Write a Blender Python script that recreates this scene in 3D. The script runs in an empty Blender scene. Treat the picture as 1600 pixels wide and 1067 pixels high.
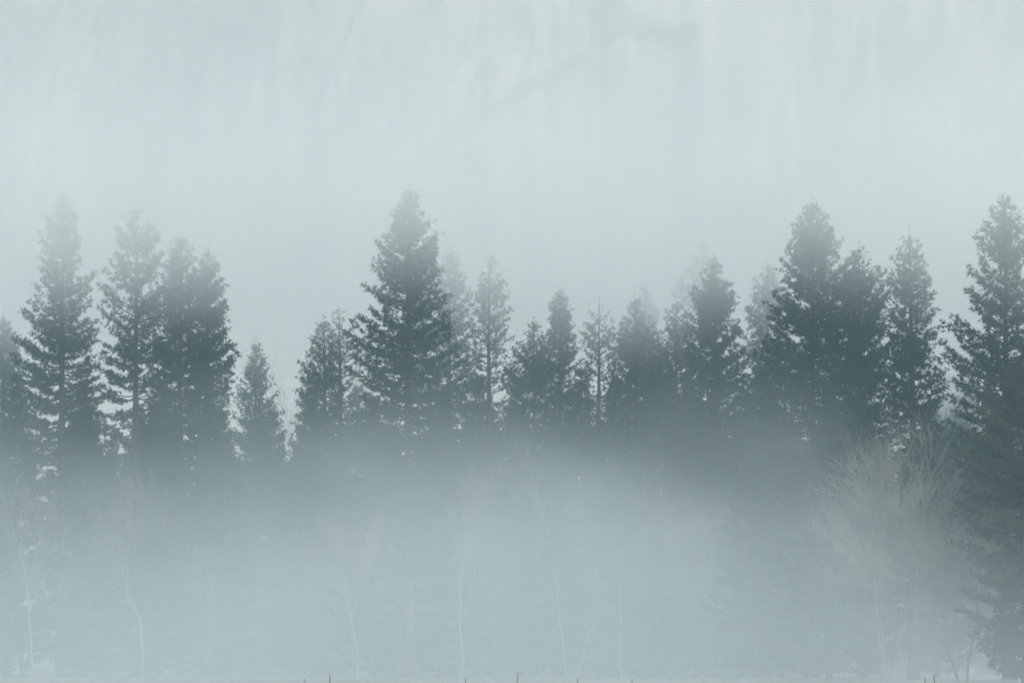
import bpy, math
import numpy as np

R = math.radians
scene = bpy.context.scene
col = scene.collection

# ------------------------------------------------------------------ camera
cam_data = bpy.data.cameras.new('camera')
cam = bpy.data.objects.new('camera', cam_data)
col.objects.link(cam)
cam.location = (0.0, 0.0, 1.5)
cam.rotation_euler = (R(90 + 6.234), 0, 0)
cam_data.sensor_width = 36.0
cam_data.lens = 36.0 * 4545.0 / 1600.0
cam_data.clip_start = 0.1
cam_data.clip_end = 4000
scene.camera = cam

# ------------------------------------------------------------------ sky, sun, exposure
SUN_EL, SUN_AZ = 38.0, 25.0          # a veiled sun behind the camera, over its right shoulder
world = bpy.data.worlds.new('World')
scene.world = world
world.use_nodes = True
wn = world.node_tree
wn.nodes.clear()
w_out = wn.nodes.new('ShaderNodeOutputWorld')
w_bg = wn.nodes.new('ShaderNodeBackground')
w_hs = wn.nodes.new('ShaderNodeHueSaturation')
w_sky = wn.nodes.new('ShaderNodeTexSky')
w_sky.sky_type = 'NISHITA'
w_sky.sun_disc = False
w_sky.sun_elevation = R(SUN_EL)
w_sky.sun_rotation = R(180 - SUN_AZ)
w_sky.air_density = 1.0
w_sky.dust_density = 4.0
w_sky.ozone_density = 1.0
w_hs.inputs['Saturation'].default_value = 0.65      # an overcast sky is greyer than a clear one
w_bg.inputs['Strength'].default_value = 0.13
world.cycles.sampling_method = 'MANUAL'
world.cycles.sample_map_resolution = 128
wn.links.new(w_sky.outputs['Color'], w_hs.inputs['Color'])
wn.links.new(w_hs.outputs['Color'], w_bg.inputs['Color'])
wn.links.new(w_bg.outputs['Background'], w_out.inputs['Surface'])

sun_data = bpy.data.lights.new('sun', 'SUN')
sun_data.energy = 1.2
sun_data.angle = R(25)
sun_data.color = (1.0, 0.98, 0.95)
sun = bpy.data.objects.new('sun', sun_data)
col.objects.link(sun)
sun.location = (60, -80, 150)
sun.rotation_euler = (R(90 - SUN_EL), 0, R(SUN_AZ))

scene.view_settings.view_transform = 'Standard'
scene.view_settings.look = 'None'
scene.view_settings.gamma = 1.0
scene.view_settings.use_curve_mapping = False
scene.view_settings.exposure = 0.62

cy = scene.cycles
cy.volume_bounces = 3
cy.max_bounces = 5
cy.diffuse_bounces = 2
cy.transparent_max_bounces = 32
cy.use_denoising = True
cy.use_light_tree = False
cy.use_adaptive_sampling = True
cy.adaptive_threshold = 0.03
cy.adaptive_min_samples = 20

# ------------------------------------------------------------------ helpers
def tag(o, label=None, cat=None, group=None, kind=None):
    if label: o['label'] = label
    if cat: o['category'] = cat
    if group: o['group'] = group
    if kind: o['kind'] = kind
    return o

def empty(name, loc, rz=0.0, scale=1.0):
    o = bpy.data.objects.new(name, None)
    o.empty_display_size = 0.5
    col.objects.link(o)
    o.location = loc
    o.rotation_euler = (0, 0, rz)
    o.scale = (scale, scale, scale)
    return o

def link(name, mesh, mat=None, parent=None):
    o = bpy.data.objects.new(name, mesh)
    col.objects.link(o)
    if mat and not mesh.materials:
        mesh.materials.append(mat)
    o.parent = parent
    return o

def np_mesh(name, verts, faces, smooth=False):
    """verts (n,3), faces (m,3) or (m,4)"""
    verts = np.asarray(verts, np.float32)
    faces = np.asarray(faces, np.int32)
    k = faces.shape[1]
    me = bpy.data.meshes.new(name)
    me.vertices.add(len(verts))
    me.vertices.foreach_set('co', verts.ravel())
    me.loops.add(faces.size)
    me.loops.foreach_set('vertex_index', faces.ravel())
    me.polygons.add(len(faces))
    me.polygons.foreach_set('loop_start', np.arange(0, faces.size, k, dtype=np.int32))
    if smooth:
        me.polygons.foreach_set('use_smooth', np.ones(len(faces), bool))
    me.update(calc_edges=True)
    return me

def vnoise(x, y, seed):
    """smooth value noise, -1..1"""
    xi = np.floor(x).astype(np.int64); yi = np.floor(y).astype(np.int64)
    fx = x - xi; fy = y - yi
    fx = fx * fx * fx * (fx * (fx * 6 - 15) + 10); fy = fy * fy * fy * (fy * (fy * 6 - 15) + 10)
    def h(a, b):
        n = (a * 374761393 + b * 668265263 + seed * 974634777) & 0xffffffff
        n = ((n ^ (n >> 13)) * 1274126177) & 0xffffffff
        n = (n ^ (n >> 16)) & 0xffff
        return n / 32767.5 - 1.0
    return ((h(xi, yi) * (1 - fx) + h(xi + 1, yi) * fx) * (1 - fy)
            + (h(xi, yi + 1) * (1 - fx) + h(xi + 1, yi + 1) * fx) * fy)

def fbm(x, y, seed, octaves=4, gain=0.5):
    t = np.zeros(np.broadcast(x, y).shape); a = 1.0
    for i in range(octaves):
        t = t + a * vnoise(x * 2 ** i + 17.3 * i, y * 2 ** i - 9.1 * i, seed + i)
        a *= gain
    return t

def sstep(a, b, v):
    t = np.clip((v - a) / (b - a), 0, 1)
    return t * t * (3 - 2 * t)

class Tubes:
    """tapered tubes gathered into one mesh (quads)"""
    def __init__(self):
        self.v = []; self.f = []; self.n = 0
    def add(self, pts, rad, sides=6):
        pts = np.asarray(pts, float); rad = np.asarray(rad, float)
        m = len(pts)
        d = np.gradient(pts, axis=0)
        d /= np.linalg.norm(d, axis=1, keepdims=True) + 1e-9
        ref = np.array([1.0, 0.13, 0.0]) if abs(d[0, 2]) > 0.7 else np.array([0, 0, 1.0])
        a = np.cross(d, ref); a /= np.linalg.norm(a, axis=1, keepdims=True) + 1e-9
        b = np.cross(d, a)
        ang = np.arange(sides) * 2 * math.pi / sides
        ring = (pts[:, None] + rad[:, None, None] * (np.cos(ang)[None, :, None] * a[:, None] + np.sin(ang)[None, :, None] * b[:, None]))
        self.v.append(ring.reshape(-1, 3))
        i = np.arange(m - 1)[:, None] * sides; j = np.arange(sides)[None]; jn = (j + 1) % sides
        q = np.stack([i + j, i + jn, i + sides + jn, i + sides + j], -1).reshape(-1, 4) + self.n
        self.f.append(q); self.n += m * sides
    def mesh(self, name):
        return np_mesh(name, np.concatenate(self.v), np.concatenate(self.f), True)

# ------------------------------------------------------------------ materials
def material(name):
    m = bpy.data.materials.new(name)
    m.use_nodes = True
    n = m.node_tree.nodes
    return m, m.node_tree, n['Principled BSDF']

def ramp_mat(name, scale, stops, rough=0.9, detail=4, coord='Object', mapscale=(1, 1, 1), bump=0.0):
    m, nt, p = material(name)
    tc = nt.nodes.new('ShaderNodeTexCoord'); mp = nt.nodes.new('ShaderNodeMapping')
    nz = nt.nodes.new('ShaderNodeTexNoise'); cr = nt.nodes.new('ShaderNodeValToRGB')
    mp.inputs['Scale'].default_value = mapscale
    nz.inputs['Scale'].default_value = scale; nz.inputs['Detail'].default_value = detail
    e = cr.color_ramp.elements
    e[0].position, e[0].color = stops[0][0], (*stops[0][1], 1)
    e[1].position, e[1].color = stops[-1][0], (*stops[-1][1], 1)
    for pos, c in stops[1:-1]:
        el = e.new(pos); el.color = (*c, 1)
    nt.links.new(tc.outputs[coord], mp.inputs['Vector']); nt.links.new(mp.outputs['Vector'], nz.inputs['Vector'])
    nt.links.new(nz.outputs['Fac'], cr.inputs['Fac']); nt.links.new(cr.outputs['Color'], p.inputs['Base Color'])
    if bump:
        bp = nt.nodes.new('ShaderNodeBump'); bp.inputs['Strength'].default_value = bump
        nt.links.new(nz.outputs['Fac'], bp.inputs['Height']); nt.links.new(bp.outputs['Normal'], p.inputs['Normal'])
    p.inputs['Roughness'].default_value = rough
    p.inputs['Specular IOR Level'].default_value = 0.2
    return m

M_needle = ramp_mat('pine_needles', 0.55, [(0.30, (0.022, 0.042, 0.026)), (0.5, (0.036, 0.060, 0.034)), (0.72, (0.062, 0.078, 0.040))], 0.75)
M_needle_dry = ramp_mat('pine_needles_bronze', 0.6, [(0.30, (0.034, 0.042, 0.028)), (0.5, (0.052, 0.060, 0.036)), (0.72, (0.082, 0.074, 0.045))], 0.75)
M_fir = ramp_mat('fir_needles', 0.7, [(0.30, (0.026, 0.050, 0.036)), (0.7, (0.050, 0.080, 0.050))], 0.75)
M_bark = ramp_mat('pine_bark', 3.0, [(0.3, (0.040, 0.030, 0.024)), (0.7, (0.120, 0.085, 0.060))], 0.95, mapscale=(1, 1, 0.25), bump=0.4)
M_pale_bark = ramp_mat('pale_bark', 2.0, [(0.3, (0.15, 0.155, 0.15)), (0.6, (0.27, 0.275, 0.265))], 0.9, mapscale=(1, 1, 0.4), bump=0.3)
M_twig = ramp_mat('bare_twigs', 0.8, [(0.3, (0.15, 0.16, 0.13)), (0.7, (0.27, 0.275, 0.225))], 0.9)
M_rust_twig = ramp_mat('russet_twigs', 0.8, [(0.3, (0.16, 0.125, 0.11)), (0.7, (0.27, 0.215, 0.19))], 0.9)
M_meadow = ramp_mat('frosted_meadow', 0.08, [(0.3, (0.16, 0.16, 0.13)), (0.55, (0.26, 0.26, 0.235)), (0.75, (0.38, 0.39, 0.385))], 0.95, detail=8)
M_grass = ramp_mat('dry_grass', 0.3, [(0.3, (0.05, 0.055, 0.03)), (0.7, (0.13, 0.12, 0.07))], 0.9)

def granite():
    m, nt, p = material('streaked_granite')
    L = nt.links.new; N = nt.nodes.new
    tc = N('ShaderNodeTexCoord')
    def noise(scale, mapscale, detail):
        mp = N('ShaderNodeMapping'); mp.inputs['Scale'].default_value = mapscale
        nz = N('ShaderNodeTexNoise'); nz.inputs['Scale'].default_value = scale; nz.inputs['Detail'].default_value = detail
        L(tc.outputs['Object'], mp.inputs['Vector']); L(mp.outputs['Vector'], nz.inputs['Vector'])
        return nz
    a = noise(0.42, (1, 1, 0.03), 6)      # water streaks running down the face
    b = noise(0.022, (1, 1, 0.8), 3)       # broad pale and dark panels of rock
    mx = N('ShaderNodeMix'); mx.data_type = 'FLOAT'; mx.inputs['Factor'].default_value = 0.55
    L(a.outputs['Fac'], mx.inputs['A']); L(b.outputs['Fac'], mx.inputs['B'])
    cr = N('ShaderNodeValToRGB')
    e = cr.color_ramp.elements
    e[0].position, e[0].color = 0.36, (0.10, 0.10, 0.102, 1)
    e[1].position, e[1].color = 0.64, (0.54, 0.525, 0.495, 1)
    el = e.new(0.5); el.color = (0.34, 0.335, 0.32, 1)
    L(mx.outputs['Result'], cr.inputs['Fac']); L(cr.outputs['Color'], p.inputs['Base Color'])
    p.inputs['Roughness'].default_value = 0.95
    p.inputs['Specular IOR Level'].default_value = 0.15
    return m
M_granite = granite()

def volume_mat(name, density, color, aniso=0.0):
    m = bpy.data.materials.new(name)
    m.use_nodes = True
    nt = m.node_tree
    nt.nodes.clear()
    o = nt.nodes.new('ShaderNodeOutputMaterial'); v = nt.nodes.new('ShaderNodeVolumePrincipled')
    v.inputs['Color'].default_value = (*color, 1)
    v.inputs['Density'].default_value = density
    v.inputs['Anisotropy'].default_value = aniso
    nt.links.new(v.outputs['Volume'], o.inputs['Volume'])
    return m

# ------------------------------------------------------------------ ground and cliff
def ground():
    xs = np.linspace(-330, 330, 166); ys = np.linspace(-50, 660, 178)
    X, Y = np.meshgrid(xs, ys)
    Z = 0.10 * fbm(X / 22, Y / 22, 5, 3) + 0.04 * fbm(X / 5, Y / 5, 8, 2)
    Z = Z - 0.12 * np.exp(-(X ** 2 + Y ** 2) / 400)
    V = np.stack([X, Y, Z], -1).reshape(-1, 3)
    nx, ny = len(xs), len(ys)
    i = (np.arange(ny - 1)[:, None] * nx + np.arange(nx - 1)[None]).ravel()
    o = link('ground', np_mesh('ground', V, np.stack([i, i + 1, i + nx + 1, i + nx], -1), True), M_meadow)
    tag(o, 'flat frosted meadow under the mist', 'ground', kind='structure')

CLIFF_Y = 640.0
def cliff():
    # a vertical granite wall: depth towards the meadow as a function of (x, z), in metres
    xs = np.linspace(-325, 325, 461); zs = np.linspace(-0.8, 205, 181)
    X, Z = np.meshgrid(xs, zs)
    warp = 5.0 * vnoise(X / 60, Z / 40, 3)
    D = 9.0 * vnoise((X + warp) / 46, Z / 150, 11)                   # big buttresses
    D += 5.0 * vnoise((X + warp) / 15, Z / 90, 12)
    D += 2.0 * vnoise((X + 0.4 * warp) / 4.5, Z / 60, 13)             # fluting and cracks
    D += 0.5 * vnoise(X / 1.9, Z / 30, 14)
    D += 0.9 * fbm(X / 9, Z / 9, 15, 3)
    # slanting dihedrals on the west half, leaning up to the right
    s = X - 0.42 * Z
    m = sstep(20, -30, X) * sstep(60, 80, Z)
    D += m * (8.0 * vnoise(s / 9, Z / 70, 21) + 4.0 * vnoise(s / 3.2, Z / 50, 22))
    # a roof with a square alcove hanging below it
    inside = sstep(27, 28.5, X) * sstep(41.5, 40.5, X) * sstep(141.5, 140.5, Z) * sstep(92, 104, Z)
    D -= 3.5 * inside
    D += 2.5 * sstep(15, 17, X) * sstep(28.5, 27.5, X) * sstep(139, 137, Z) * sstep(90, 110, Z)
    ramp = Z - (124 + 0.62 * (X + 5))                                 # a rising ledge leading to the roof
    D += 3.0 * sstep(-0.8, 0.8, ramp) * sstep(-25, -10, X) * sstep(32, 24, X) * sstep(30, 6, ramp)
    # a pale spalled slab, triangular
    tri = sstep(36, 38, X) * sstep(0, 2, (112 - 0.0 * X) - Z) * sstep(0, 3, Z - (96 + 0.15 * (X - 37))) * sstep(0, 4, (X - 36) * 1.1 + 97 - Z) * sstep(56, 50, X)
    D += 7.0 * tri
    # a smooth pillar near the right
    D += 7.0 * np.exp(-((X - 71 - 0.03 * (Z - 120)) / 5.5) ** 2) * sstep(105, 140, Z)
    # talus leaning against the foot of the wall, broken rim above
    D += 34 * sstep(34, 0, Z + 6 * vnoise(X / 20, X * 0 + 2, 31)) + 2.0 * sstep(40, 0, Z) * fbm(X / 4, Z / 3, 33, 3)
    Ztop = Z + sstep(150, 205, Z) * 6 * fbm(X / 25, X * 0, 41, 4)
    Ztop = np.where(Z < 0, -0.8, Ztop)
    V = np.stack([X, CLIFF_Y - D, Ztop], -1).reshape(-1, 3)
    nx, nz = len(xs), len(zs)
    i = (np.arange(nz - 1)[:, None] * nx + np.arange(nx - 1)[None]).ravel()
    F = np.stack([i, i + 1, i + nx + 1, i + nx], -1)
    # summit shelf and back so that the wall is a solid mass
    top = V[(nz - 1) * nx:]; base = len(V)
    V2 = top.copy(); V2[:, 1] = 690; V3 = V2.copy(); V3[:, 2] = -0.8
    V = np.concatenate([V, V2, V3])
    j = np.arange(nx - 1); t0 = (nz - 1) * nx
    F = np.concatenate([F, np.stack([t0 + j, t0 + j + 1, base + j + 1, base + j], -1),
                        np.stack([base + j, base + j + 1, base + nx + j + 1, base + nx + j], -1)])
    o = link('rock_cliff', np_mesh('rock_cliff', V, F, False), M_granite)
    tag(o, 'huge pale granite cliff with vertical streaks behind the fog', 'cliff', kind='structure')

ground()
cliff()

# ------------------------------------------------------------------ air: even haze, and the drifting mist
HAZE_DENSITY, GROUND_MIST, TREETOP_CLOUD, FOG_BANK, MIST_STEP = 0.0007, 0.0087, 0.038, 0.012, 1.0
CLOUD_AIR = (0.945, 0.990, 0.970)
HAZE_AIR, MIST_AIR, FOG_AIR = (0.56, 0.86, 1.0), (0.85, 0.965, 0.985), (0.99, 0.997, 0.958)      # thin air scatters bluer than thick fog

def haze():
    x, y0, y1, z0, z1 = 345, -70, 700, -2.0, 222
    V = [(-x, y0, z0), (x, y0, z0), (x, y1, z0), (-x, y1, z0), (-x, y0, z1), (x, y0, z1), (x, y1, z1), (-x, y1, z1)]
    F = [(0, 3, 2, 1), (4, 5, 6, 7), (0, 1, 5, 4), (1, 2, 6, 5), (2, 3, 7, 6), (3, 0, 4, 7)]
    o = link('haze', np_mesh('haze', V, F), volume_mat('haze_air', HAZE_DENSITY, HAZE_AIR))
    tag(o, 'even pale grey haze filling the whole valley', 'haze', kind='stuff')

def air_box(name, label, box, air, step, density, low_air=None):
    """a box of air whose density fades to nothing before it reaches its faces"""
    x, y0, y1, z0, z1 = box
    V = [(-x, y0, z0), (x, y0, z0), (x, y1, z0), (-x, y1, z0), (-x, y0, z1), (x, y0, z1), (x, y1, z1), (-x, y1, z1)]
    F = [(0, 3, 2, 1), (4, 5, 6, 7), (0, 1, 5, 4), (1, 2, 6, 5), (2, 3, 7, 6), (3, 0, 4, 7)]
    m = bpy.data.materials.new(name + '_air'); m.use_nodes = True
    nt = m.node_tree; nt.nodes.clear(); N = nt.nodes.new; L = nt.links.new
    out = N('ShaderNodeOutputMaterial'); vol = N('ShaderNodeVolumePrincipled')
    vol.inputs['Color'].default_value = (*air, 1)
    L(vol.outputs['Volume'], out.inputs['Volume'])
    tc = N('ShaderNodeTexCoord'); sp = N('ShaderNodeSeparateXYZ'); L(tc.outputs['Object'], sp.inputs[0])
    def op(o, *args):
        n = N('ShaderNodeMath'); n.operation = o
        for i, v in enumerate(args):
            if isinstance(v, (int, float)): n.inputs[i].default_value = v
            else: L(v, n.inputs[i])
        return n.outputs[0]
    def ramp(v, a, b, lo=0.0, hi=1.0):
        n = N('ShaderNodeMapRange'); n.interpolation_type = 'SMOOTHSTEP'
        L(v, n.inputs['Value'])
        for k, q in zip(('From Min', 'From Max', 'To Min', 'To Max'), (a, b, lo, hi) if a < b else (b, a, hi, lo)):
            n.inputs[k].default_value = q
        return n.outputs[0]
    def noise(scale, ms, detail):
        mp = N('ShaderNodeMapping'); mp.inputs['Scale'].default_value = ms
        n = N('ShaderNodeTexNoise'); n.inputs['Scale'].default_value = scale; n.inputs['Detail'].default_value = detail
        L(tc.outputs['Object'], mp.inputs['Vector']); L(mp.outputs['Vector'], n.inputs['Vector'])
        return n.outputs['Fac']
    L(density(op, ramp, noise, *sp.outputs), vol.inputs['Density'])
    if low_air:                                              # the shallow ground mist is bluer than the cloud above it
        mx = N('ShaderNodeMix'); mx.data_type = 'RGBA'
        L(ramp(sp.outputs[2], 18, 30), mx.inputs['Factor'])
        mx.inputs[6].default_value = (*low_air, 1); mx.inputs[7].default_value = (*air, 1)
        L(mx.outputs[2], vol.inputs['Color'])
    m.cycles.volume_step_rate = step
    tag(link(name, np_mesh(name, V, F), m), label, 'mist', kind='stuff')

def mist_density(op, ramp, noise, X, Y, Z):
    # thick on the meadow, thin at the waist of the trees, thick again at the treetops
    nz = op('SUBTRACT', noise(0.045, (1.0, 0.4, 1.5), 3), 0.5)
    zg = op('MULTIPLY_ADD', nz, 25.0, Z)                      # billows push it up and down
    zg = op('ADD', zg, ramp(X, 0, 42, 0.0, 6.5))              # and it lies lower towards +x
    zg = op('SUBTRACT', zg, ramp(X, -8, -30, 0.0, 0.2))
    ground = op('MULTIPLY', op('ADD', ramp(zg, 18.2, 7.5, 0.0, GROUND_MIST), ramp(zg, 11, 1, 0.0, GROUND_MIST * 0.5)), ramp(Y, 105, 166))
    zc = op('ADD', op('MULTIPLY_ADD', nz, 8.0, Z), ramp(X, 18, 36, 0.0, 4.0))
    cloud = op('MULTIPLY', ramp(zc, 25.5, 38, 0.0, TREETOP_CLOUD), op('MULTIPLY', ramp(Z, 46, 34), ramp(Y, 155, 207)))
    d = op('MULTIPLY', op('ADD', ground, cloud), ramp(Y, 348, 300))
    return op('MULTIPLY', d, ramp(op('ABSOLUTE', X), 148, 115))

def fog_density(op, ramp, noise, X, Y, Z):
    d = op('ADD', ramp(Z, 66, 36, 0.0, FOG_BANK * 0.8), op('MULTIPLY', ramp(Z, 62, 100, 0.0, FOG_BANK * 0.62), ramp(Z, 176, 140)))
    d = op('MULTIPLY', d, op('MULTIPLY', ramp(Y, 305, 370), ramp(Y, 595, 530)))
    return op('MULTIPLY', d, ramp(op('ABSOLUTE', X), 245, 200))

haze()
air_box('mist', 'drifting mist on the meadow and around the treetops', (150, 104, 350, -1.2, 60), CLOUD_AIR, MIST_STEP, mist_density, MIST_AIR)
air_box('fog_bank', 'deep fog between the trees and the cliff', (250, 302, 600, -1.3, 178), FOG_AIR, MIST_STEP, fog_density)

# ------------------------------------------------------------------ pines
def pine_parts(key, h, lean, prof, seed, dens=1.0, thin=0.1, tuft=0.34, base_r=0.42, low=None, K=11, flat=0.0):
    """prof: (height, reach to -x, reach to +x) in metres, low to high. Returns (wood mesh, needle mesh)."""
    rng = np.random.default_rng(seed)
    pz = np.array([p[0] for p in prof] + [h]); pl = np.array([p[1] for p in prof] + [0.15]); pr = np.array([p[2] for p in prof] + [0.15])
    zlow = (low if low is not None else max(2.0, h * 0.24))
    wob = rng.uniform(-1, 1, 4)
    def axis(z):
        t = np.asarray(z) / h
        return np.stack([lean * t + 0.22 * np.sin(t * 5 + wob[0] * 3) * t * (1 - t) * 2, 0.3 * wob[1] * t + 0.2 * np.sin(t * 4 + wob[2] * 3) * t * (1 - t), np.asarray(z) * 1.0], -1)
    wood = Tubes()
    zz = np.linspace(-0.25, h - 0.2, 18)
    wood.add(axis(zz), base_r * (1 - np.clip(zz / h, 0, 1)) ** 0.85 + 0.025 + 0.18 * base_r * np.exp(-np.maximum(zz, 0) / 0.8), 9)
    P = []; Dr = []; S = []
    z = zlow
    gap = 0.0
    while z < h - 0.15:
        top = (h - z)
        step = rng.uniform(0.30, 0.52) * (0.6 + 0.4 * min(1, top / 6)) * (1.0 + 0.5 * flat)
        nb = rng.integers(4, 7) if top > 2 else rng.integers(3, 5)
        ph = rng.uniform(0, 6.28)
        for b in range(nb):
            if rng.random() < thin: continue
            a = ph + b * 6.283 / nb + rng.normal(0, 0.22)
            zt = z + rng.normal(0, 0.12)
            c, s = math.cos(a), math.sin(a)
            l = np.interp(zt, pz, pl); r = np.interp(zt, pz, pr)
            reach = (l if c < 0 else r) * c * c + 0.5 * (l + r) * s * s
            if zt < pz[0]: reach *= 0.55 + 0.45 * (zt / pz[0])
            L = max(0.12, reach * rng.choice([1.12, 1.0, 0.9, 0.72], p=[.3, .35, .22, .13]) * rng.uniform(0.93, 1.06))
            f = np.clip(top / (0.45 * h), 0, 1)
            slope = (1 - f) * 0.95 + f * rng.uniform(-0.10, 0.22)
            if top < 1.2: slope += 0.5
            z0 = zt - L * slope
            p0 = axis(min(z0, h - 0.05))
            u = np.linspace(0, 1, 5)
            sag = -0.10 * L * np.sin(u * math.pi) + 0.06 * L * u ** 3
            side = rng.normal(0, 0.06) * L
            path = p0 + np.stack([c * u * L - s * side * u * u, s * u * L + c * side * u * u, (zt - z0) * u + sag], -1)
            if L > 0.7:
                wood.add(path, np.linspace(0.022 + 0.014 * L, 0.010, 5), 3)
            # clusters of needle tufts along the bough
            nc = max(2, int(round(dens * (2.0 + 4.6 * L))))
            u0 = (0.04 if dens > 0.95 else 0.14) + 0.28 * rng.random()
            for k in range(nc):
                uu = 1.0 - (1 - u0) * (k / max(1, nc - 1)) ** 1.0 * rng.uniform(0.75, 1.1) if k else 1.0
                uu = min(1.0, max(0.08, uu))
                q = np.array([np.interp(uu, u, path[:, i]) for i in range(3)])
                w = (0.30 * L * (1.08 - uu) + 0.06) * rng.uniform(-1, 1)
                q = q + np.array([-s * w, c * w, 0.05 * abs(w) + rng.normal(0, 0.05)])
                nt_ = 3 if k else 4
                d = np.array([c, s, 0.0]) * 0.7 + np.array([-s, c, 0]) * np.sign(w) * 0.45 * rng.random() + np.array([0, 0, 0.55])
                jit = rng.normal(0, 0.16, (nt_, 3)) * np.array([1, 1, 0.62])
                P.append(q + jit); Dr.append(np.repeat(d[None], nt_, 0) + rng.normal(0, 0.35, (nt_, 3)))
                S.append(np.full(nt_, tuft) * rng.uniform(0.75, 1.2, nt_) * (0.75 if top < 1.5 else 1.0))
        z += step
        # open tiers between the boughs of a storeyed crown
        if flat and rng.random() < 0.28: z += flat * rng.uniform(0.3, 0.8)
    # leader
    for dz in np.linspace(-0.45, 0.9, 6):
        P.append(axis(np.array([h - dz])) + rng.normal(0, 0.04, (1, 3))); Dr.append(np.array([[0, 0, 1.0]])); S.append(np.array([tuft * 0.8]))
    P = np.concatenate(P); Dr = np.concatenate(Dr); S = np.concatenate(S)
    Dr /= np.linalg.norm(Dr, axis=1, keepdims=True)
    n = len(P)
    d = Dr[:, None] * 0.75 + rng.normal(0, 0.55, (n, K, 3))
    d /= np.linalg.norm(d, axis=2, keepdims=True)
    ln = S[:, None] * rng.uniform(0.6, 1.15, (n, K))
    sd = np.cross(d, rng.normal(0, 1, (n, K, 3))); sd /= np.linalg.norm(sd, axis=2, keepdims=True) + 1e-9
    wd = (0.055 * S / 0.34)[:, None, None]
    b0 = P[:, None] + d * 0.02
    tip = P[:, None] + d * ln[..., None]
    mid = P[:, None] + d * (ln * 0.45)[..., None]
    V = np.stack([b0, mid + sd * wd, tip], 2)
    # a blade: base, widest point, tip -> thin kite made of one triangle each side of the axis
    V = np.stack([b0 - sd * wd * 0.5, b0 + sd * wd * 0.5, tip], 2).reshape(-1, 3)
    F = np.arange(len(V)).reshape(-1, 3)
    return wood.mesh(key + '_trunk'), np_mesh(key + '_crown', V, F)

def add_pine(name, x, y, wood, crown, label, group=None, mat=None, rz=0.0, scale=1.0):
    t = empty(name, (x, y, 0), rz, scale)
    tag(t, label, 'tree', group)
    link('trunk', wood, M_bark, t)
    link('crown', crown, mat or M_needle, t)
    return t

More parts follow.
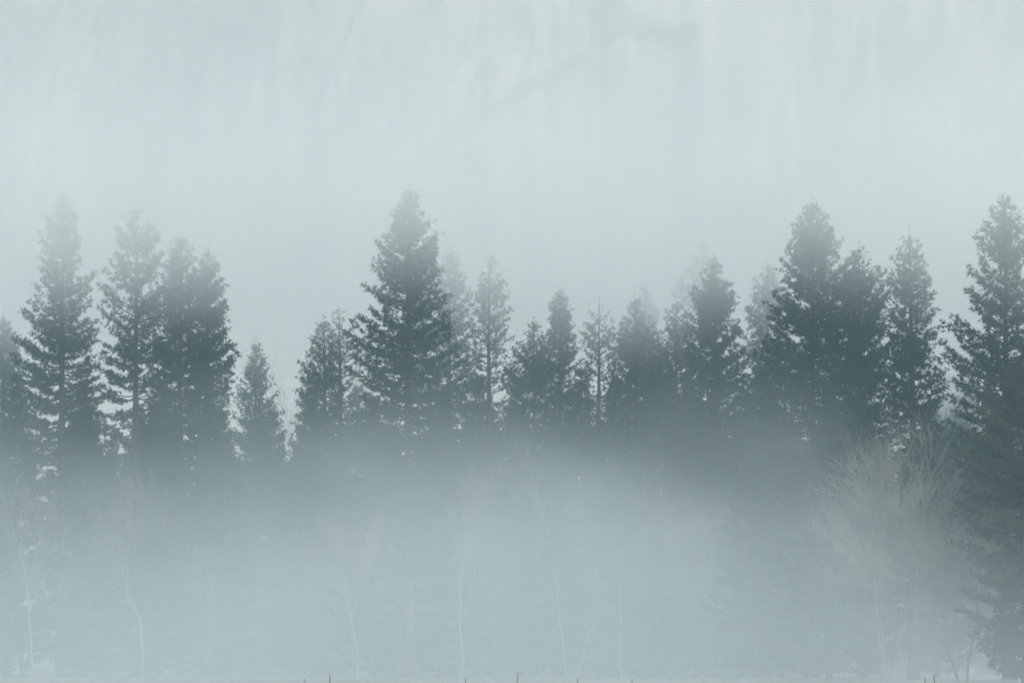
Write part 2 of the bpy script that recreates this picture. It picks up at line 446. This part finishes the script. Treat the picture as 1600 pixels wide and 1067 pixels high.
# x, distance, height, lean, [(height, reach left, reach right)]
PINES = {
    'A': (-37.9, 246, 41.0, -0.45, [(19.3, 3.67, 3.92), (24.4, 4.2, 3.57), (26.6, 3.84, 3.35), (27.8, 3.9, 3.23), (29.7, 3.91, 2.52), (31.3, 3.16, 2.18), (32.7, 2.63, 2.28), (34.3, 2.53, 2.6), (35.0, 2.1, 1.4), (36.8, 1.94, 1.39), (38.2, 1.41, 1.0), (39.2, 1.36, 0.89), (40.1, 0.76, 0.55)]),
    'B': (-31.3, 244, 39.5, -0.47, [(19.1, 2.86, 3.33), (24.5, 3.15, 3.59), (28.3, 3.11, 3.16), (29.9, 3.22, 2.67), (31.9, 3.07, 2.34), (33.6, 2.42, 2.12), (34.6, 2.37, 1.91), (35.6, 1.78, 1.9), (37.0, 1.84, 1.9), (37.9, 1.52, 1.31), (38.7, 1.19, 0.92)]),
    'C': (-27.9, 246, 37.3, -0.31, [(19.3, 2.35, 2.81), (25.5, 2.38, 2.79), (28.9, 2.18, 2.51), (31.4, 1.92, 1.95), (33.1, 1.76, 1.73), (34.8, 1.44, 1.29), (36.1, 0.9, 0.79)]),
    'D': (-25.7, 247, 36.4, -0.36, [(18.3, 1.88, 1.93), (23.1, 2.16, 1.93), (24.7, 2.0, 2.47), (25.9, 2.01, 2.69), (27.0, 1.9, 2.74), (29.1, 1.47, 1.87), (30.9, 1.36, 1.81), (33.0, 1.09, 1.37), (35.3, 0.6, 0.93)]),
    'E': (-25.2, 288, 32.9, -0.26, [(19.8, 2.67, 3.16), (23.9, 2.56, 2.91), (26.9, 1.99, 2.27), (28.3, 1.61, 1.69), (29.9, 0.98, 1.18), (31.2, 0.67, 0.93)]),
    'Z': (-49.6, 284, 34.8, -0.36, [(20.8, 2.13, 2.25), (25.8, 2.18, 2.08), (30.5, 1.72, 1.54), (33.2, 1.12, 0.83)]),
    'F': (-17.1, 265, 32.4, -0.12, [(20.7, 2.65, 2.32), (25.6, 2.55, 2.13), (27.6, 2.33, 1.77), (29.6, 1.57, 1.42), (31.1, 0.93, 1.0)]),
    'G': (-15.6, 268, 33.8, -0.42, [(22.1, 0.72, 1.35), (26.2, 0.99, 1.67), (28.6, 0.98, 1.69), (30.6, 0.85, 1.58), (32.4, 0.84, 1.48)]),
    'H': (-8.2, 234, 39.6, -0.15, [(17.4, 2.58, 4.9), (21.1, 3.62, 5.16), (23.2, 4.14, 4.55), (25.4, 4.4, 3.93), (27.6, 4.25, 3.52), (29.4, 3.68, 3.06), (31.2, 3.27, 2.75), (33.1, 2.8, 2.34), (34.0, 2.91, 2.13), (35.6, 1.87, 1.98), (36.9, 1.3, 1.3), (38.7, 0.68, 0.62)]),
    'I': (-5.6, 264, 38.7, -0.11, [(21.8, 2.16, 2.49), (28.8, 1.99, 2.21), (32.0, 1.76, 2.1), (34.2, 1.52, 1.99), (35.9, 1.17, 1.11), (37.4, 0.7, 0.76)]),
    'J': (-2.2, 260, 37.6, 0.21, [(20.9, 1.96, 2.06), (26.1, 2.11, 2.14), (29.3, 1.96, 1.89), (31.5, 1.57, 2.05), (32.9, 1.41, 1.82), (34.9, 0.91, 1.46), (36.4, 0.51, 0.7)]),
    'K': (1.9, 256, 31.0, 0.01, [(18.9, 2.15, 1.52), (23.4, 2.43, 1.64), (26.7, 2.32, 1.41), (28.6, 1.81, 1.13), (30.1, 0.74, 0.85)]),
    'L': (4.2, 257, 34.1, 0.03, [(19.0, 1.37, 1.46), (23.5, 1.6, 1.69), (27.2, 1.54, 1.59), (29.0, 1.37, 1.47), (30.2, 1.08, 1.13), (31.7, 0.86, 0.97), (33.2, 0.63, 0.57)]),
    'M': (8.0, 262, 33.8, -0.11, [(20.4, 1.65, 1.65), (23.9, 1.8, 1.84), (27.1, 1.78, 1.87), (29.1, 1.48, 2.23), (30.3, 1.24, 2.18), (31.5, 1.0, 1.32), (32.7, 0.76, 0.63)]),
    'N': (11.2, 262, 33.8, -0.03, [(20.4, 1.8, 3.28), (25.1, 1.9, 3.31), (28.7, 1.77, 2.99), (30.3, 1.58, 2.19), (31.5, 1.4, 1.55), (32.7, 0.82, 0.75)]),
    'NF': (13.0, 285, 37.9, 0.11, [(23.4, 1.73, 1.79), (31.0, 1.72, 1.81), (34.1, 1.46, 1.44), (36.4, 0.82, 0.82)]),
    'O2': (14.6, 258, 32.9, 0.11, [(20.2, 2.03, 1.84), (24.7, 2.02, 1.97), (28.7, 1.84, 1.76), (31.0, 1.2, 1.31), (32.2, 0.92, 0.86)]),
    'O': (17.5, 272, 40.5, 0.48, [(21.8, 2.73, 2.37), (28.4, 2.77, 2.34), (33.2, 2.5, 2.02), (36.0, 2.33, 1.53), (38.2, 1.14, 0.98)]),
    'P': (17.1, 246, 35.4, 0.16, [(18.2, 2.44, 2.33), (23.6, 2.64, 2.63), (27.0, 2.53, 2.53), (28.9, 2.36, 2.16), (30.4, 2.14, 1.78), (32.0, 1.86, 1.46), (33.1, 1.48, 1.36), (34.4, 0.71, 0.6)]),
    'Q': (22.4, 255, 36.0, 0.21, [(19.9, 2.14, 1.96), (25.6, 2.24, 2.16), (29.8, 2.17, 2.01), (32.2, 1.94, 1.17), (33.1, 1.37, 1.01), (34.8, 0.97, 0.84)]),
    'R': (23.4, 225, 37.1, 0.12, [(15.8, 3.83, 3.6), (20.8, 4.15, 3.89), (23.5, 4.04, 3.82), (25.6, 3.77, 3.54), (28.2, 3.21, 3.22), (30.3, 2.75, 2.89), (32.2, 2.09, 2.46), (33.2, 1.88, 2.17), (34.5, 1.62, 1.53), (36.0, 0.86, 0.69)]),
    'S': (26.6, 222, 32.9, 0.12, [(15.6, 2.46, 2.57), (20.5, 2.67, 2.82), (23.5, 2.64, 2.86), (27.4, 2.36, 2.8), (30.1, 1.9, 2.34), (30.9, 1.6, 1.75), (31.8, 1.0, 1.02)]),
    'T': (30.2, 220, 33.8, 0.20, [(16.4, 1.59, 1.95), (19.9, 1.76, 2.23), (21.5, 1.94, 2.63), (23.0, 1.93, 2.45), (24.9, 1.86, 2.32), (26.3, 1.7, 1.95), (28.8, 1.54, 1.68), (30.5, 1.43, 1.36), (31.5, 1.22, 0.98), (32.7, 0.92, 0.79)]),
    'U': (34.8, 205, 34.0, 0.27, [(13.6, 3.37, 3.62), (18.1, 3.78, 3.91), (20.8, 4.08, 3.94), (22.3, 4.25, 3.73), (23.3, 4.19, 3.52), (24.6, 3.73, 3.08), (26.2, 2.99, 2.74), (28.5, 2.65, 2.31), (30.2, 1.95, 1.78), (32.0, 1.39, 1.35), (33.3, 0.87, 0.95)]),
    'V': (32.1, 182, 21.5, 0.21, [(3.5, 3.68, 3.3), (6.7, 4.01, 3.73), (10.7, 4.07, 3.78), (13.9, 3.88, 3.62), (16.3, 3.3, 3.04), (17.6, 2.49, 2.45), (19.1, 1.67, 1.79), (20.3, 0.94, 1.08)]),

}
# key: label, density, thinning, tuft length, openness between tiers, needle material
LOOK = {
    'A': ('tall pine with a narrow rounded spire, leftmost of the tall clear trees', 1.0, 0.10, 0.34, 0.25, M_needle),
    'B': ('tall pine whose bare trunk shows between open storeyed boughs', 0.9, 0.14, 0.36, 0.9, M_needle),
    'C': ('dense pointed pine close to the right side of the open-storeyed pine', 1.05, 0.08, 0.34, 0.1, M_needle),
    'D': ('pine with boughs reaching out over the gap, rightmost of the left-hand cluster', 1.05, 0.08, 0.34, 0.15, M_needle),
    'E': ('small pointed fir standing alone in the mist right of the left-hand cluster', 0.95, 0.1, 0.30, 0.0, M_fir),
    'Z': ('faint pine cut off by the left edge of the picture', 0.7, 0.15, 0.42, 0.0, M_needle),
    'F': ('mid-sized grey pine just left of a thin sparse one', 0.85, 0.12, 0.36, 0.1, M_needle),
    'G': ('thin sparse pine beside the left foot of the tallest central pine', 0.55, 0.42, 0.32, 0.5, M_needle),
    'H': ('tallest broad conical pine near the centre with its tip lost in fog', 1.0, 0.08, 0.36, 0.15, M_needle),
    'I': ('pale ghostly pine right behind the shoulder of the tallest central pine', 0.65, 0.18, 0.42, 0.3, M_needle),
    'J': ('faded sparse pine with a visible straight trunk right of the tallest central pine', 0.55, 0.30, 0.38, 0.4, M_needle),
    'K': ('short dark pine with a shoulder, leftmost of the low row right of centre', 1.0, 0.08, 0.34, 0.1, M_needle),
    'L': ('slender dark spire of a pine in the low row right of centre', 1.0, 0.08, 0.33, 0.1, M_needle),
    'M': ('ragged sparse pine with sky showing through it right of the slender spire', 0.6, 0.36, 0.36, 0.5, M_needle),
    'N': ('dense wide-skirted pine with a faint taller tip behind it', 1.0, 0.08, 0.36, 0.1, M_needle),
    'NF': ('very faint pine tip rising behind the dense wide-skirted pine', 0.55, 0.2, 0.44, 0.2, M_needle),
    'O2': ('short tufted pine leaning out left of the dark pointed pine', 0.9, 0.18, 0.36, 0.2, M_needle),
    'O': ('very faint ragged pine behind the left side of the dark pointed pine', 0.5, 0.36, 0.44, 0.5, M_needle),
    'P': ('dark dense pointed pine standing between two pale ghostly pines', 1.1, 0.06, 0.34, 0.05, M_needle),
    'Q': ('pale pine partly hidden by the broad dark pine to its right', 0.7, 0.22, 0.40, 0.3, M_needle),
    'R': ('very broad dark pine with a thin ragged top, largest of the right-hand cluster', 1.0, 0.08, 0.37, 0.05, M_needle),
    'S': ('broad round-topped pine wedged between the broad ragged pine and a slim one', 1.0, 0.1, 0.37, 0.1, M_needle),
    'T': ('slim pine with distinct short boughs beside the open gap at right', 1.0, 0.1, 0.34, 0.3, M_needle),
    'U': ('tall pine with long dark boughs reaching left at the right edge', 1.0, 0.1, 0.36, 0.4, M_needle),
    'V': ('nearest pine, bronze-green and bushy down to the ground in the right corner', 1.05, 0.06, 0.34, 0.1, M_needle_dry),
}
SEED = 100
for k, (x, y, h, lean, prof) in PINES.items():
    label, dens, thin, tuft, flat, mat = LOOK[k]
    SEED += 7
    w, c = pine_parts('pine', h, lean, prof, SEED, dens, thin, tuft, 0.30 + 0.004 * h, flat=flat,
                      low=0.8 if k == 'V' else max(5.0, prof[0][0] * 0.62), K=9 if y > 258 else 11)
    add_pine('fir_tree' if k == 'E' else 'pine_tree', x, y, w, c, label, 'tall conifers along the meadow edge', mat)

# young pines below the tall ones: four shapes, placed again and again
YOUNG = []
for i, (h, rad) in enumerate([(13.0, 2.9), (16.0, 3.0), (11.0, 2.6), (19.0, 3.1)]):
    prof = [(h * 0.10, rad * 0.8, rad * 0.85), (h * 0.25, rad, rad * 0.95), (h * 0.5, rad * 0.75, rad * 0.8), (h * 0.75, rad * 0.42, rad * 0.40), (h * 0.9, rad * 0.2, rad * 0.18)]
    YOUNG.append((h, pine_parts('young_pine', h, 0.2, prof, 900 + i, 0.95, 0.1, 0.38, 0.2, low=0.9, K=9)))
YOUNG_SPOTS = [
    (-41.0, 238, 24.8, 'low dark pine at the left edge under the leftmost tall pine'),
    (-36.2, 248, 24.9, 'low pine filling the gap between the rounded spire and the open-storeyed pine'),
    (-29.4, 244, 24.5, 'low dark pine in front of the left-hand cluster'),
    (-25.3, 252, 23.1, 'low pine at the right foot of the left-hand cluster'),
    (-21.9, 268, 24.4, 'low pine at the right foot of the small lone fir'),
    (-18.4, 262, 26.0, 'low pine at the foot of the mid-sized grey pine'),
    (-11.4, 240, 23.1, 'low pine at the left foot of the tallest central pine'),
    (-5.7, 236, 23.3, 'low dark pine at the right foot of the tallest central pine'),
    (-3.2, 262, 27.1, 'low pine below the faded sparse pine'),
    (0.7, 252, 26.1, 'low pine below the short dark pine with a shoulder'),
    (5.9, 256, 27.1, 'low pine between the slender spire and the ragged sparse pine'),
    (9.0, 252, 25.9, 'low pine at the foot of the ragged sparse pine'),
    (13.6, 262, 30.0, 'bushy pine joining the wide-skirted pine to its neighbour'),
    (12.1, 248, 25.5, 'low pine in front of the wide-skirted pine'),
    (15.4, 244, 25.1, 'low pine at the left foot of the dark pointed pine'),
    (19.0, 242, 24.4, 'low pine at the right foot of the dark pointed pine'),
    (21.8, 256, 27.4, 'low pine below the pale pine beside the broad dark one'),
    (20.7, 226, 22.3, 'low dark pine at the left foot of the broad ragged pine'),
    (23.2, 214, 21.7, 'low dark pine in front of the broad ragged pine'),
    (25.5, 212, 21.1, 'low dark pine in front of the round-topped pine'),
    (20.9, 208, 17.0, 'low young pine in mist below the broad ragged pine'),
    (18.0, 218, 17.7, 'low young pine in mist left of the broad ragged pine'),
    (33.6, 232, 22.1, 'low pine behind the gap beside the slim pine'),
    (46.4, 300, 29.8, 'faint distant young pine in the gap at right'),
    (49.6, 330, 33.8, 'faintest distant young pine in the gap at right'),
    (3.7, 238, 21.3, 'low young pine in mist below the slender spire'),
    (10.9, 236, 20.7, 'low young pine in mist below the wide-skirted pine'),
    (-15.9, 300, 29.8, 'faint distant pine behind the thin sparse pine'),
]
for i, (x, y, h, label) in enumerate(YOUNG_SPOTS):
    hh, (w, c) = YOUNG[min(range(4), key=lambda q: abs(YOUNG[q][0] * (1 + 0.04 * ((i * 7 + q * 5) % 5)) - h))]
    add_pine('young_pine_tree', x, y, w, c, label, 'young pines under the tall conifers', None, i * 2.39, h / hh)

# the dim mass of pines standing behind, hidden from the waist down by mist
BACK = []
for i, (h, rad) in enumerate([(26.0, 3.4), (23.0, 3.6)]):
    prof = [(h * 0.06, rad * 0.8, rad * 0.8), (h * 0.20, rad * 0.9, rad), (h * 0.45, rad, rad * 0.9), (h * 0.7, rad * 0.62, rad * 0.7), (h * 0.88, rad * 0.3, rad * 0.28)]
    BACK.append((h, pine_parts('back_pine', h, 0.3, prof, 950 + i, 0.75, 0.12, 0.44, 0.3, low=0.8, K=9)))
rng = np.random.default_rng(12)
for i in range(46):
    x = -66 + i * 2.95 + rng.uniform(-1.2, 1.2)
    y = 274 + rng.uniform(-10, 26)
    h = (24.5 + rng.uniform(-2.6, 1.6)) * y / 280
    if -25 < x < -15: h *= 0.88
    hh, (w, c) = BACK[i % 2]
    add_pine('distant_pine_tree', x, y, w, c, 'dim pine in the massed row behind the front trees, sunk in mist', 'dim pines massed behind the front trees', None, i * 2.17, h / hh)

# ------------------------------------------------------------------ leafless trees in front of the pines
def bare_parts(h, spread, seed, stems=1, fork=0.45, twigs=5, fine=0.020, lean=0.0, levels=4):
    rng = np.random.default_rng(seed)
    wood = Tubes(); tw = Tubes()
    def grow(p, d, L, r, lev):
        n = 5 if lev < 3 else 4
        pts = [p]; dd = d.copy()
        for i in range(n - 1):
            dd = dd + rng.normal(0, 0.10 if lev == 0 else 0.17, 3) + np.array([0, 0, 0.05 if lev else 0.03])
            dd /= np.linalg.norm(dd)
            pts.append(pts[-1] + dd * L / (n - 1))
        pts = np.array(pts)
        rr = np.linspace(r, max(fine * 0.5, r * 0.55), n)
        (wood if lev <= 1 else tw).add(pts, rr, 6 if lev <= 1 else 3)
        if lev >= levels: return
        nk = [twigs, twigs + 1, twigs + 1, twigs][min(lev, 3)]
        for k in range(nk):
            u = 1.0 if k == 0 else rng.uniform(fork if lev == 0 else 0.25, 1.0)
            q = np.array([np.interp(u * (n - 1), np.arange(n), pts[:, i]) for i in range(3)])
            side = rng.normal(0, 1, 3); side -= dd * side.dot(dd); side /= np.linalg.norm(side)
            ang = (0.25 if k == 0 else rng.uniform(0.45, 0.95)) * spread
            nd = dd * math.cos(ang) + side * math.sin(ang) + np.array([0, 0, 0.12]); nd /= np.linalg.norm(nd)
            grow(q, nd, L * rng.uniform(0.5, 0.72) * (1 if lev else 0.85), max(fine * 0.6, rr[int(u * (n - 1) + 0.001)] * 0.60), lev + 1)
    for s in range(stems):
        a = rng.uniform(0, 6.28)
        off = 0.35 if stems > 1 else 0.0
        d0 = np.array([lean + math.cos(a) * 0.09 * (stems > 1), math.sin(a) * 0.09 * (stems > 1), 1.0]); d0 /= np.linalg.norm(d0)
        grow(np.array([off * math.cos(a), off * math.sin(a), -0.2]), d0, h * 0.52 * rng.uniform(0.85, 1.05), (0.008 * h + 0.02) * (0.7 if stems > 1 else 1.0), 0)
    return wood.mesh('bare_trunk'), tw.mesh('bare_crown')

def add_bare(name, x, y, parts, label, twig, rz=0.0, s=1.0, group='leafless trees in the mist'):
    t = empty(name, (x, y, 0), rz, s)
    tag(t, label, 'tree', group)
    link('trunk', parts[0], M_pale_bark, t)
    link('crown', parts[1], twig, t)

# x, distance, height, spread, stems, twig material, lean, label
BARE = [
    (24.6, 194, 17.7, 1.0, 3, M_twig, 0.02, 'pale twiggy leafless tree with a rounded crown below the slim pine at right'),
    (29.2, 189, 16.2, 0.85, 2, M_twig, -0.03, 'leafless tree with slender pale stems left of the bronze-green corner pine'),
    (15.4, 220, 15.1, 0.95, 1, M_twig, 0.01, 'leafless pale-trunked tree forking into two limbs below the dark pointed pine'),
    (8.6, 230, 16.8, 0.7, 1, M_twig, 0.0, 'leafless tree with a fan of upright twigs below the ragged sparse pine'),
    (4.7, 235, 19.3, 0.7, 2, M_twig, 0.0, 'leafless tree dissolving in mist below the slender pine spire'),
    (-4.0, 230, 16.8, 0.6, 1, M_twig, -0.05, 'thin pale leafless tree leaning left under the tallest central pine'),
    (-12.2, 232, 15.7, 0.6, 1, M_rust_twig, 0.0, 'slight leafless tree with one thin pale stem left of the tallest central pine'),
    (-28.4, 225, 17.3, 0.75, 1, M_twig, -0.03, 'leafless tree with a long pale trunk in thick mist below the left cluster'),
    (-37.0, 227, 15.7, 0.75, 1, M_twig, 0.0, 'faint leafless tree with a thin stem, leftmost in the thick mist'),
    (19.6, 227, 14.7, 0.95, 2, M_rust_twig, 0.0, 'reddish leafless tree left of the rounded twiggy tree'),
    (-40.5, 244, 22.1, 0.95, 3, M_twig, 0.0, 'round-headed leafless tree under the leftmost tall pine'),
    (-20.6, 280, 29.5, 0.9, 2, M_rust_twig, 0.0, 'faint pinkish leafless crown right of the small lone fir'),
]
for i, (x, y, h, sp, st, tw, ln, label) in enumerate(BARE):
    add_bare('leafless_tree', x, y, bare_parts(h, sp, 300 + i, st, lean=ln, twigs=6 if i < 2 else 5 if st == 1 else 4, fine=0.013), label, tw)

# ------------------------------------------------------------------ grass
def grass_stalk(h, seed):
    rng = np.random.default_rng(seed)
    t = Tubes()
    b = rng.uniform(-0.06, 0.06, 2)
    z = np.linspace(-0.08, h, 7)
    p = np.stack([b[0] * (z / h) ** 2, b[1] * (z / h) ** 2, z], -1)
    t.add(p, np.linspace(0.0034, 0.0015, 7), 5)
    # narrow drooping seed head
    q = np.linspace(h * 0.86, h, 5)
    t.add(np.stack([np.interp(q, z, p[:, 0]) + 0.004, np.interp(q, z, p[:, 1]), q], -1), [0.002, 0.0045, 0.005, 0.0035, 0.001], 5)
    # two leaf blades
    for s in (-1, 1):
        u = np.linspace(0, 1, 5)
        t.add(np.stack([s * 0.10 * u + 0 * u, 0.02 * u, h * (0.15 + 0.45 * u) - 0.10 * u ** 3], -1), 0.0035 * (1 - u) + 0.0008, 3)
    return t.mesh('grass_stalk')
# x, distance, height
STALKS = [(-2.50, 40, 1.32, 'single tall grass stalk at the bottom edge left of centre'),
          (0.02, 40, 1.335, 'tallest grass stalk at the bottom edge in the middle'),
          (-2.86, 41, 1.24, 'short grass tip at the bottom edge, leftmost of all'),
          (-0.66, 42, 1.24, 'short grass tip at the bottom edge just left of the tallest stalk'),
          (0.97, 41, 1.25, 'short grass tip at the bottom edge just right of the tallest stalk'),
          (1.64, 41, 1.235, 'faint grass tip at the bottom edge between the middle and right stalks'),
          (5.66, 40, 1.27, 'grass stalk at the bottom edge, left one of the close pair at right'),
          (5.86, 40.5, 1.285, 'grass stalk at the bottom edge, right one of the close pair')]
for i, (x, y, h, label) in enumerate(STALKS):
    o = link('grass_stalk', grass_stalk(h, 500 + i), M_grass)
    o.location = (x, y, 0)
    tag(o, label, 'grass', 'grass stalks at the bottom edge')

def meadow_grass():
    rng = np.random.default_rng(77)
    n = 26000
    y = rng.uniform(22, 120, n); x = rng.uniform(-0.22, 0.22, n) * y * 1.3
    h = rng.uniform(0.15, 0.42, n) * (0.8 + 0.25 * vnoise(x / 3, y / 3, 4))
    a = rng.uniform(0, 6.283, n); w = rng.uniform(0.004, 0.009, n) * (1 + y / 60)
    bend = rng.uniform(0.05, 0.3, n) * h
    b = np.stack([x, y, np.full(n, -0.15)], -1); side = np.stack([np.cos(a) * w, np.sin(a) * w, 0 * a], -1)
    fw = np.stack([-np.sin(a) * bend, np.cos(a) * bend, h], -1)
    V = np.stack([b - side, b + side, b + fw], 1).reshape(-1, 3)
    o = link('meadow_grass', np_mesh('meadow_grass', V, np.arange(3 * n).reshape(-1, 3)), M_meadow_grass)
    tag(o, 'dry frosted grass covering the meadow', 'grass', kind='stuff')
M_meadow_grass = ramp_mat('frosted_grass', 0.4, [(0.3, (0.16, 0.15, 0.10)), (0.7, (0.32, 0.31, 0.25))], 0.9)
meadow_grass()
